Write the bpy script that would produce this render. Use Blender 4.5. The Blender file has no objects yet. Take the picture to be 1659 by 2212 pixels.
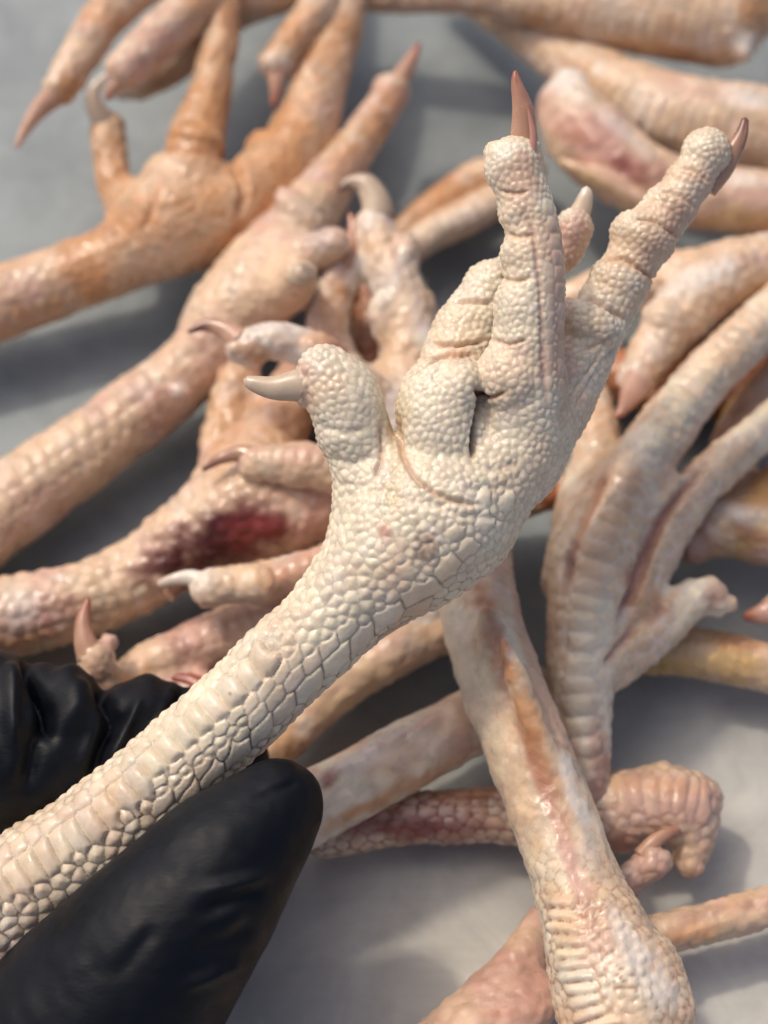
import bpy, math, random, time
import numpy as np
from mathutils import Vector
from mathutils.kdtree import KDTree
from mathutils.bvhtree import BVHTree
T0 = time.time()
random.seed(4)
RNG = np.random.default_rng(4)
R = math.radians
sc = bpy.context.scene
COL = sc.collection

# ------------------------------------------------------------------ camera, sky, sun, exposure
TILT, DIST, LENS = 28.0, 0.31, 60.0            # camera looks down at the steel sheet, 31 cm away
CAM = np.array([0.0, -DIST * math.sin(R(TILT)), DIST * math.cos(R(TILT))])
FWD = np.array([0.0, math.sin(R(TILT)), -math.cos(R(TILT))])
UPV = np.array([0.0, math.cos(R(TILT)), math.sin(R(TILT))])
RGT = np.array([1.0, 0.0, 0.0])
FPX = 2212 * LENS / 36.0
cam = bpy.data.cameras.new('camera')
cam.lens = LENS; cam.sensor_fit = 'VERTICAL'; cam.sensor_height = 36; cam.sensor_width = 27
cam.clip_start = 0.01; cam.clip_end = 50
cam.dof.use_dof = True; cam.dof.focus_distance = 0.2465; cam.dof.aperture_fstop = 10.5
co = bpy.data.objects.new('camera', cam); COL.objects.link(co)
co.location = CAM; co.rotation_euler = (R(TILT), 0, 0)
sc.camera = co

SUN_EL, SUN_AZ = 57.0, -50.0                    # azimuth of the sun, degrees clockwise from +Y
w = bpy.data.worlds.new('World'); sc.world = w; w.use_nodes = True
nt = w.node_tree
bg = nt.nodes['Background']
sky = nt.nodes.new('ShaderNodeTexSky'); sky.sky_type = 'NISHITA'; sky.sun_disc = False
sky.sun_elevation = R(SUN_EL); sky.sun_rotation = R(SUN_AZ)
sky.air_density = 0.6; sky.dust_density = 5.0; sky.ozone_density = 0.6
nt.links.new(sky.outputs[0], bg.inputs[0]); bg.inputs[1].default_value = 0.13
sl = bpy.data.lights.new('sun', 'SUN'); sl.energy = 1.05; sl.angle = R(3.5); sl.color = (1.0, 0.90, 0.74)
so = bpy.data.objects.new('sun', sl); COL.objects.link(so)
sd = Vector((math.sin(R(SUN_AZ)) * math.cos(R(SUN_EL)), math.cos(R(SUN_AZ)) * math.cos(R(SUN_EL)), math.sin(R(SUN_EL))))
so.rotation_euler = sd.to_track_quat('Z', 'Y').to_euler()
so.location = sd * 0.5
sc.view_settings.view_transform = 'Standard'; sc.view_settings.look = 'None'
sc.view_settings.exposure = 0.34; sc.view_settings.gamma = 1.0

# ------------------------------------------------------------------ placing: a sight line at (px, py) of the 1659 x 2212 photo meets height h or depth d
def sight(px, py):
    return FWD + RGT * ((px - 829.5) / FPX) - UPV * ((py - 1106.0) / FPX)
def at_h(px, py, h):                           # h in cm above the sheet
    v = sight(px, py); return CAM + v * ((h * 0.01 - CAM[2]) / v[2])
def at_d(px, py, d):                           # d in cm along the view axis
    return CAM + sight(px, py) * (d * 0.01)
def depth(p): return float((p - CAM) @ FWD)
def unit(v): return v / max(np.linalg.norm(v), 1e-12)

# ------------------------------------------------------------------ numpy tools
def vnoise(p, freq, seed=0):
    q = p * freq + seed * 17.31
    i = np.floor(q).astype(np.int64); f = q - i; f = f * f * (3 - 2 * f)
    def hsh(x, y, z):
        n = (x * 374761393 + y * 668265263 + z * 2147483647 + seed * 974711) & 0xffffffff
        n = ((n ^ (n >> 13)) * 1274126177) & 0xffffffff
        n = (n ^ (n >> 16)) & 0xffff
        return n / 65535.0
    r = 0
    for dx in (0, 1):
        for dy in (0, 1):
            for dz in (0, 1):
                wgt = (f[:, 0] if dx else 1 - f[:, 0]) * (f[:, 1] if dy else 1 - f[:, 1]) * (f[:, 2] if dz else 1 - f[:, 2])
                r = r + wgt * hsh(i[:, 0] + dx, i[:, 1] + dy, i[:, 2] + dz)
    return r
def fnoise(p, freq, seed=0):
    return (vnoise(p, freq, seed) * 0.55 + vnoise(p, freq * 2.1, seed + 1) * 0.3 + vnoise(p, freq * 4.3, seed + 2) * 0.15)
def sstep(a, b, x):
    t = np.clip((x - a) / (b - a), 0, 1); return t * t * (3 - 2 * t)

class Field:
    """distance field of a body: round cones and ellipsoids melted together"""
    def __init__(s, vox): s.vox = vox; s.prims = []
    def cone(s, a, b, ra, rb, k): s.prims.append(('c', a, b, ra, rb, k))
    def ell(s, c, axes, rad, k): s.prims.append(('e', c, axes, rad, k))
    def chain(s, pts, rads, k):
        s.prims.append(('t', [(pts[i], pts[i + 1], rads[i], rads[i + 1]) for i in range(len(pts) - 1)], k))
    def mesh(s):
        lo = np.full(3, 1e9); hi = -lo
        for p in s.prims:
            if p[0] == 't':
                for c in p[1]:
                    for q, r in ((c[0], c[2]), (c[1], c[3])): lo = np.minimum(lo, q - r); hi = np.maximum(hi, q + r)
            else:
                m = max(p[3]); lo = np.minimum(lo, p[1] - m); hi = np.maximum(hi, p[1] + m)
        v = s.vox; lo = lo - 4 * v; n = np.ceil((hi + 4 * v - lo) / v).astype(int) + 1
        G = np.full(n, 0.05, np.float32)
        for p in s.prims:
            k = p[-1]
            mg = k + 3 * v
            if p[0] == 't':
                l = np.full(3, 1e9); h = -l
                for a, b, ra, rb in p[1]: l = np.minimum(l, np.minimum(a - ra, b - rb)); h = np.maximum(h, np.maximum(a + ra, b + rb))
            else:
                m = max(p[3]); l = p[1] - m; h = p[1] + m
            def box(l, h):
                i0 = np.maximum(np.floor((l - mg - lo) / v).astype(int), 0); i1 = np.minimum(np.ceil((h + mg - lo) / v).astype(int) + 1, n)
                X = [(lo[i] + v * np.arange(i0[i], i1[i])).astype(np.float32) for i in range(3)]
                return i0, i1, X[0][:, None, None], X[1][None, :, None], X[2][None, None, :]
            i0, i1, x, y, z = box(l, h)
            if p[0] == 't':
                d = np.full(i1 - i0, 0.05, np.float32)
                for a, b, ra, rb in p[1]:
                    j0, j1, x, y, z = box(np.minimum(a - ra, b - rb), np.maximum(a + ra, b + rb))
                    ab = b - a; L = max(float(ab @ ab), 1e-12)
                    t = np.clip(((x - a[0]) * ab[0] + (y - a[1]) * ab[1] + (z - a[2]) * ab[2]) / L, 0, 1)
                    q = np.sqrt((x - a[0] - t * ab[0]) ** 2 + (y - a[1] - t * ab[1]) ** 2 + (z - a[2] - t * ab[2]) ** 2) - (ra + t * (rb - ra))
                    W = d[j0[0] - i0[0]:j1[0] - i0[0], j0[1] - i0[1]:j1[1] - i0[1], j0[2] - i0[2]:j1[2] - i0[2]]
                    np.minimum(W, q, out=W)
            else:
                c, ax, rd = p[1:4]; k0 = 0; k1 = 0
                for j in range(3):
                    u = (x - c[0]) * ax[j][0] + (y - c[1]) * ax[j][1] + (z - c[2]) * ax[j][2]
                    k0 = k0 + (u / rd[j]) ** 2; k1 = k1 + (u / rd[j] ** 2) ** 2
                k0 = np.sqrt(k0); d = k0 * (k0 - 1) / np.maximum(np.sqrt(k1), 1e-9)
            S = G[i0[0]:i1[0], i0[1]:i1[1], i0[2]:i1[2]]
            hh = np.maximum(k - np.abs(S - d), 0) / max(k, 1e-9)
            S[...] = np.minimum(S, d) - hh * hh * k * 0.25
        return surface_net(G, lo, v)

def surface_net(G, lo, v):
    ins = G < 0
    c = [(i, j, k) for i in (0, 1) for j in (0, 1) for k in (0, 1)]
    n = np.array(G.shape)
    sl_ = lambda o: tuple(slice(o[a], n[a] - 1 + o[a]) for a in range(3))
    cnt = np.zeros(n - 1, np.int8)
    for o in c: cnt += ins[sl_(o)]
    act = (cnt > 0) & (cnt < 8)
    cells = np.argwhere(act)
    idx = np.full(n - 1, -1, np.int64); idx[act] = np.arange(len(cells))
    acc = np.zeros((len(cells), 3)); num = np.zeros(len(cells))
    for o in c:
        for a in range(3):
            if o[a]: continue
            o2 = list(o); o2[a] = 1
            p0 = cells + np.array(o); p1 = cells + np.array(o2)
            v0 = G[p0[:, 0], p0[:, 1], p0[:, 2]].astype(float); v1 = G[p1[:, 0], p1[:, 1], p1[:, 2]].astype(float)
            m = (v0 < 0) != (v1 < 0)
            t = np.where(m, v0 / np.where(m, v0 - v1, 1), 0)
            pos = np.array(o, float)[None, :].repeat(len(cells), 0); pos[:, a] = t
            acc[m] += pos[m]; num[m] += 1
    V = lo + v * (cells + acc / num[:, None])
    Q = []
    for a in range(3):
        b, d = (a + 1) % 3, (a + 2) % 3
        s0 = [slice(1, -1)] * 3; s1 = [slice(1, -1)] * 3; s0[a] = slice(0, -1); s1[a] = slice(1, None)
        i0 = ins[tuple(s0)]; i1 = ins[tuple(s1)]
        e = np.argwhere(i0 != i1); off = np.array([1, 1, 1]); off[a] = 0
        fl = i0[e[:, 0], e[:, 1], e[:, 2]]; e = e + off
        def cell(db, dd):
            q = e.copy(); q[:, b] += db; q[:, d] += dd; return idx[q[:, 0], q[:, 1], q[:, 2]]
        q = np.stack([cell(-1, -1), cell(0, -1), cell(0, 0), cell(-1, 0)], 1)
        q[~fl] = q[~fl][:, ::-1]; Q.append(q)
    Q = np.concatenate(Q)
    return V, Q

def edges_of(Q):
    e = np.concatenate([Q[:, [0, 1]], Q[:, [1, 2]], Q[:, [2, 3]], Q[:, [3, 0]]]); e = np.sort(e, 1)
    return e
def smooth(V, Q, it, lam=0.5):
    e = np.unique(edges_of(Q), axis=0); n = len(V)
    deg = np.bincount(e[:, 0], minlength=n) + np.bincount(e[:, 1], minlength=n)
    for k in range(it):
        l = lam if k % 2 == 0 else -lam * 0.9
        s = np.stack([np.bincount(e[:, 0], V[e[:, 1], j], n) + np.bincount(e[:, 1], V[e[:, 0], j], n) for j in range(3)], 1)
        V = V + l * (s / np.maximum(deg, 1)[:, None] - V)
    return V
def subdivide(V, Q):
    ee = edges_of(Q); key = ee[:, 0] * len(V) + ee[:, 1]
    u, inv = np.unique(key, return_inverse=True)
    a = u // len(V); b = u % len(V)
    M = (V[a] + V[b]) / 2; F = V[Q].mean(1)
    nq = len(Q); inv = inv.reshape(-1) + len(V)
    e0, e1, e2, e3 = inv[:nq], inv[nq:2 * nq], inv[2 * nq:3 * nq], inv[3 * nq:]
    f = np.arange(nq) + len(V) + len(M)
    N = np.concatenate([np.stack([Q[:, 0], e0, f, e3], 1), np.stack([Q[:, 1], e1, f, e0], 1), np.stack([Q[:, 2], e2, f, e1], 1), np.stack([Q[:, 3], e3, f, e2], 1)])
    return np.concatenate([V, M, F]), N
def normals(V, Q):
    n = np.cross(V[Q[:, 2]] - V[Q[:, 0]], V[Q[:, 3]] - V[Q[:, 1]])
    N = np.zeros_like(V)
    for j in range(3):
        s = np.zeros(len(V))
        for c in range(4): s += np.bincount(Q[:, c], n[:, j], len(V))
        N[:, j] = s
    return N / np.maximum(np.linalg.norm(N, axis=1), 1e-15)[:, None]

def make_mesh(name, V, Q, mat, tint=None, nrm=None):
    me = bpy.data.meshes.new(name)
    me.vertices.add(len(V)); me.vertices.foreach_set('co', np.ascontiguousarray(V, np.float32).ravel())
    nv = Q.shape[1]
    me.loops.add(Q.size); me.loops.foreach_set('vertex_index', np.ascontiguousarray(Q, np.int32).ravel())
    me.polygons.add(len(Q)); me.polygons.foreach_set('loop_start', np.arange(0, Q.size, nv, dtype=np.int32))
    me.polygons.foreach_set('use_smooth', np.ones(len(Q), bool))
    if tint is not None:
        at = me.attributes.new('tint', 'FLOAT_COLOR', 'POINT')
        at.data.foreach_set('color', np.concatenate([tint, np.ones((len(V), 1))], 1).astype(np.float32).ravel())
    me.update(calc_edges=True)
    if nrm is not None:
        me.normals_split_custom_set_from_vertices(nrm.tolist())
    me.materials.append(mat)
    return me
def sub_mesh(V, Q, sel, extra):
    q = Q[sel]; u, inv = np.unique(q, return_inverse=True)
    return V[u], inv.reshape(q.shape), [x[u] for x in extra]
def link(name, me, parent=None, **props):
    o = bpy.data.objects.new(name, me); COL.objects.link(o)
    if parent is not None:
        o.parent = parent; o.matrix_parent_inverse = parent.matrix_world.inverted()
    for k, v in props.items(): o[k] = v
    return o
def thing(name, label, cat, loc, group=None):
    o = bpy.data.objects.new(name, None); COL.objects.link(o); o.location = loc; o.empty_display_size = 0.01
    o.matrix_world.translation = Vector(loc)
    o['label'] = label; o['category'] = cat
    if group: o['group'] = group
    return o

def spline(P, n=6):
    P = np.asarray(P, float)
    if len(P) < 3: n = max(n, 2)
    A = np.concatenate([[2 * P[0] - P[1]], P, [2 * P[-1] - P[-2]]])
    out = []
    for i in range(1, len(A) - 2):
        for t in np.arange(n) / n:
            out.append(0.5 * (2 * A[i] + (A[i + 1] - A[i - 1]) * t + (2 * A[i - 1] - 5 * A[i] + 4 * A[i + 1] - A[i + 2]) * t * t + (3 * A[i] - A[i - 1] - 3 * A[i + 1] + A[i + 2]) * t ** 3))
    out.append(P[-1]); return np.array(out)

# ------------------------------------------------------------------ materials
def new_mat(name):
    m = bpy.data.materials.new(name); m.use_nodes = True
    return m, m.node_tree, m.node_tree.nodes['Principled BSDF']
def skin_material(name, rough, fine, sss, bump, sheen=0.0):
    m, t, p = new_mat(name); N, L = t.nodes.new, t.links.new
    a = N('ShaderNodeAttribute'); a.attribute_name = 'tint'
    tc = N('ShaderNodeTexCoord')
    n1 = N('ShaderNodeTexNoise'); n1.inputs['Scale'].default_value = fine; n1.inputs['Detail'].default_value = 4
    n2 = N('ShaderNodeTexNoise'); n2.inputs['Scale'].default_value = fine * 0.22; n2.inputs['Detail'].default_value = 5
    for n in (n1, n2): L(tc.outputs['Object'], n.inputs['Vector'])
    mp = N('ShaderNodeMapRange'); mp.inputs[1].default_value = .3; mp.inputs[2].default_value = .7; mp.inputs[3].default_value = .88; mp.inputs[4].default_value = 1.1
    L(n2.outputs[0], mp.inputs[0])
    hs = N('ShaderNodeMixRGB'); hs.blend_type = 'MULTIPLY'; hs.inputs[0].default_value = 1
    L(a.outputs['Color'], hs.inputs[1]); L(mp.outputs[0], hs.inputs[2]); L(hs.outputs[0], p.inputs['Base Color'])
    mr = N('ShaderNodeMapRange'); mr.inputs[1].default_value = .35; mr.inputs[2].default_value = .7; mr.inputs[3].default_value = rough - .22; mr.inputs[4].default_value = rough + .12
    L(n2.outputs[0], mr.inputs[0]); L(mr.outputs[0], p.inputs['Roughness'])
    b = N('ShaderNodeBump'); b.inputs['Strength'].default_value = bump; b.inputs['Distance'].default_value = 0.0002
    L(n1.outputs[0], b.inputs['Height']); L(b.outputs[0], p.inputs['Normal'])
    p.inputs['Subsurface Weight'].default_value = sss
    p.inputs['Subsurface Radius'].default_value = (1.0, 0.45, 0.25)
    p.inputs['Subsurface Scale'].default_value = 0.0012
    p.inputs['Specular IOR Level'].default_value = 0.5
    p.inputs['Coat Weight'].default_value = .22; p.inputs['Coat Roughness'].default_value = .14; p.inputs['Coat IOR'].default_value = 1.4
    p.inputs['Sheen Weight'].default_value = sheen; p.inputs['Sheen Roughness'].default_value = .4
    return m
M_SKIN = skin_material('pale_scaly_skin', 0.46, 1800, 0.22, 0.35)
M_PILE = skin_material('damp_foot_skin', 0.46, 1300, 0.22, 0.5, .12)
M_CLAW = skin_material('horn', 0.36, 900, 0.25, 0.12)

def steel_material():
    m, t, p = new_mat('worn_sheet_steel'); N, L = t.nodes.new, t.links.new
    tc = N('ShaderNodeTexCoord'); mp = N('ShaderNodeMapping'); mp.inputs['Rotation'].default_value = (0, 0, R(33)); mp.inputs['Scale'].default_value = (14, 260, 40)
    L(tc.outputs['Object'], mp.inputs['Vector'])
    br = N('ShaderNodeTexNoise'); br.inputs['Scale'].default_value = 3.0; br.inputs['Detail'].default_value = 6; L(mp.outputs[0], br.inputs['Vector'])
    bl = N('ShaderNodeTexNoise'); bl.inputs['Scale'].default_value = 26; bl.inputs['Detail'].default_value = 6; bl.inputs['Roughness'].default_value = .6; L(tc.outputs['Object'], bl.inputs['Vector'])
    fn = N('ShaderNodeTexNoise'); fn.inputs['Scale'].default_value = 400; fn.inputs['Detail'].default_value = 5; L(tc.outputs['Object'], fn.inputs['Vector'])
    cr = N('ShaderNodeValToRGB'); cr.color_ramp.elements[0].position = .3; cr.color_ramp.elements[1].position = .72
    cr.color_ramp.elements[0].color = (.43, .42, .39, 1); cr.color_ramp.elements[1].color = (.68, .655, .58, 1)
    L(bl.outputs[0], cr.inputs[0])
    mx = N('ShaderNodeMixRGB'); mx.blend_type = 'MULTIPLY'; mx.inputs[0].default_value = .14
    mr0 = N('ShaderNodeMapRange'); mr0.inputs[1].default_value = .3; mr0.inputs[2].default_value = .7; mr0.inputs[3].default_value = .75; mr0.inputs[4].default_value = 1.1
    L(br.outputs[0], mr0.inputs[0]); L(cr.outputs[0], mx.inputs[1]); L(mr0.outputs[0], mx.inputs[2])
    gm = N('ShaderNodeMapping'); gm.inputs['Location'].default_value = (.17, -.60, 0); gm.inputs['Scale'].default_value = (4.4, 4.8, 1); gm.inputs['Rotation'].default_value = (0, 0, 0)  # noisy round patch: shade painted into the steel colour at the far side
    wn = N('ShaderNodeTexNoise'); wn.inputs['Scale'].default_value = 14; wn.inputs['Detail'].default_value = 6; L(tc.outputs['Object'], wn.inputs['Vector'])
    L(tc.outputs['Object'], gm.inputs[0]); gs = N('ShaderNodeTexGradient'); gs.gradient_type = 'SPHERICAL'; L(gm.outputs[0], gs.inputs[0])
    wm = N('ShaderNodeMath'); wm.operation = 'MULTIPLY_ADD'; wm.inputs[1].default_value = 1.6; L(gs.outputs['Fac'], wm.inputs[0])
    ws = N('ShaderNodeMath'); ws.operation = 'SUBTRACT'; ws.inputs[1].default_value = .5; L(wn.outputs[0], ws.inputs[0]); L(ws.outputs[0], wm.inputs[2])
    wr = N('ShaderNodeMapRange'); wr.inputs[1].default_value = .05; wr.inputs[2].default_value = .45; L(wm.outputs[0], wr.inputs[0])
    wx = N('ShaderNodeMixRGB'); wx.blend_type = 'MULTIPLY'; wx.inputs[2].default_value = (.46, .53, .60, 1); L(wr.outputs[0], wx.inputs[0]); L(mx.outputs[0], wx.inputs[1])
    sm = N('ShaderNodeMixRGB'); sm.blend_type = 'MULTIPLY'; sm.inputs[0].default_value = .55
    s2 = N('ShaderNodeTexNoise'); s2.inputs['Scale'].default_value = 70; s2.inputs['Detail'].default_value = 7; s2.inputs['Roughness'].default_value = .7; s2.inputs['Distortion'].default_value = .8; L(tc.outputs['Object'], s2.inputs['Vector'])
    s3 = N('ShaderNodeMapRange'); s3.inputs[1].default_value = .35; s3.inputs[2].default_value = .65; s3.inputs[3].default_value = .72; s3.inputs[4].default_value = 1.12; L(s2.outputs[0], s3.inputs[0])
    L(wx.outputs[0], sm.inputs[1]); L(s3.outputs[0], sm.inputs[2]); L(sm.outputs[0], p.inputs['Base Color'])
    p.inputs['Metallic'].default_value = 0.25; p.inputs['Specular IOR Level'].default_value = .35
    mr = N('ShaderNodeMapRange'); mr.inputs[3].default_value = .5; mr.inputs[4].default_value = .72
    L(bl.outputs[0], mr.inputs[0]); L(mr.outputs[0], p.inputs['Roughness'])
    b = N('ShaderNodeBump'); b.inputs['Strength'].default_value = .25; b.inputs['Distance'].default_value = .0002
    ad = N('ShaderNodeMath'); L(br.outputs[0], ad.inputs[0]); L(fn.outputs[0], ad.inputs[1]); L(ad.outputs[0], b.inputs['Height']); L(b.outputs[0], p.inputs['Normal'])
    return m
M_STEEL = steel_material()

def glove_material():
    m, t, p = new_mat('black_nitrile'); N, L = t.nodes.new, t.links.new
    tc = N('ShaderNodeTexCoord')
    n1 = N('ShaderNodeTexNoise'); n1.inputs['Scale'].default_value = 900; n1.inputs['Detail'].default_value = 5
    n2 = N('ShaderNodeTexNoise'); n2.inputs['Scale'].default_value = 90; n2.inputs['Detail'].default_value = 4
    mp = N('ShaderNodeMapping'); mp.inputs['Rotation'].default_value = (0, 0, R(-40)); mp.inputs['Scale'].default_value = (1, 3.2, 1)
    L(tc.outputs['Object'], mp.inputs[0])
    for n in (n1, n2): L(mp.outputs[0], n.inputs['Vector'])
    cr = N('ShaderNodeValToRGB'); cr.color_ramp.elements[0].color = (.0014, .0018, .0026, 1); cr.color_ramp.elements[1].color = (.003, .005, .010, 1)
    L(n2.outputs[0], cr.inputs[0]); L(cr.outputs[0], p.inputs['Base Color'])
    mr = N('ShaderNodeMapRange'); mr.inputs[1].default_value = .3; mr.inputs[2].default_value = .7; mr.inputs[3].default_value = .42; mr.inputs[4].default_value = .58
    L(n2.outputs[0], mr.inputs[0]); L(mr.outputs[0], p.inputs['Roughness'])
    p.inputs['Specular IOR Level'].default_value = .22
    b = N('ShaderNodeBump'); b.inputs['Strength'].default_value = .3; b.inputs['Distance'].default_value = .0002
    b2 = N('ShaderNodeBump'); b2.inputs['Strength'].default_value = .12; b2.inputs['Distance'].default_value = .0008
    L(n2.outputs[0], b2.inputs['Height']); L(n1.outputs[0], b.inputs['Height']); L(b2.outputs[0], b.inputs['Normal']); L(b.outputs[0], p.inputs['Normal'])
    return m
M_GLOVE = glove_material()

# ------------------------------------------------------------------ the steel sheet everything lies on
def steel_sheet():
    n = 60; xs = np.linspace(-0.7, 0.7, n); ys = np.linspace(-0.6, 0.9, n)
    X, Y = np.meshgrid(xs, ys, indexing='ij')
    P = np.stack([X.ravel(), Y.ravel(), np.zeros(n * n)], 1)
    P[:, 2] = (fnoise(P, 9.0, 3) - 0.5) * 0.0012
    P[:, 2] -= P[:, 2].max()
    i = np.arange(n * n).reshape(n, n)
    Q = np.stack([i[:-1, :-1].ravel(), i[1:, :-1].ravel(), i[1:, 1:].ravel(), i[:-1, 1:].ravel()], 1)
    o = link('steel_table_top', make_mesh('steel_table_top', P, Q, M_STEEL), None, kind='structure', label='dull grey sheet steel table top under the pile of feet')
steel_sheet()

# ------------------------------------------------------------------ claws
C = dict(cream=(.77, .67, .50), tan=(.67, .475, .31), orange=(.55, .27, .11), deep=(.42, .15, .06), pink=(.60, .37, .28), white=(.74, .66, .57), red=(.22, .03, .025), blood=(.055, .004, .006),
         rust=(.38, .13, .055), yellow=(.58, .38, .15), grey=(.45, .40, .37), dirt=(.17, .095, .06), warm=(.72, .56, .40), rose=(.50, .27, .21), horn=(.50, .29, .19), hornpale=(.54, .42, .30), hornred=(.33, .10, .06), horndark=(.14, .05, .04))
C = {k: np.array(v) for k, v in C.items()}

def claw(parent, pos, rads, base, tip, side=None, flat=.8, label=None):
    P = spline(pos, 8); rr = np.interp(np.linspace(0, 1, len(P)), np.linspace(0, 1, len(rads)), rads)
    n = 20; V = []; side0 = None
    for i in range(len(P)):
        tng = unit(P[min(i + 1, len(P) - 1)] - P[max(i - 1, 0)])
        s = unit(np.cross(tng, FWD)); u = unit(np.cross(s, tng))
        for j in range(n):
            a = 2 * math.pi * j / n
            g = 1 - 0.16 * max(0, math.cos(a - math.pi / 2)) ** 6
            V.append(P[i] + rr[i] * g * (math.cos(a) * s + math.sin(a) * u * flat))
    V += [P[0], P[-1] + unit(P[-1] - P[-2]) * rr[-1] * .7]
    V = np.array(V); k = len(P); Q = []
    for i in range(k - 1):
        for j in range(n):
            Q.append((i * n + j, i * n + (j + 1) % n, (i + 1) * n + (j + 1) % n, (i + 1) * n + j))
    for j in range(0, n):
        Q.append((k * n, (j + 1) % n, j, k * n) if False else (k * n, (j + 1) % n, j, j))
        Q.append((k * n + 1, (k - 1) * n + j, (k - 1) * n + (j + 1) % n, (k - 1) * n + (j + 1) % n))
    t = np.concatenate([np.repeat(np.linspace(0, 1, k), n), [0, 1]])[:, None]
    ang = np.concatenate([np.tile(np.arange(n), k), [0, 0]]); strk = vnoise(np.stack([ang * 1.0, t[:, 0] * 2.5, ang * 0], 1), 1.1, 12)[:, None]
    nz = (fnoise(V, 700, 9)[:, None] * .55 + strk * .45)
    tt = np.clip(t + (nz - .5) * .7, 0, 1)
    tint = C[base] * (1 - tt ** 2.4) + C[tip] * tt ** 2.4
    me = bpy.data.meshes.new('claw')
    faces = [tuple(dict.fromkeys(q)) for q in Q]
    me.from_pydata(V.tolist(), [], faces)
    me.polygons.foreach_set('use_smooth', np.ones(len(faces), bool))
    at = me.attributes.new('tint', 'FLOAT_COLOR', 'POINT'); at.data.foreach_set('color', np.concatenate([tint, np.ones((len(V), 1))], 1).astype(np.float32).ravel())
    me.update(); me.materials.append(M_CLAW)
    o = link('claw', me, parent)
    if label: o['label'] = label
    return o

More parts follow.
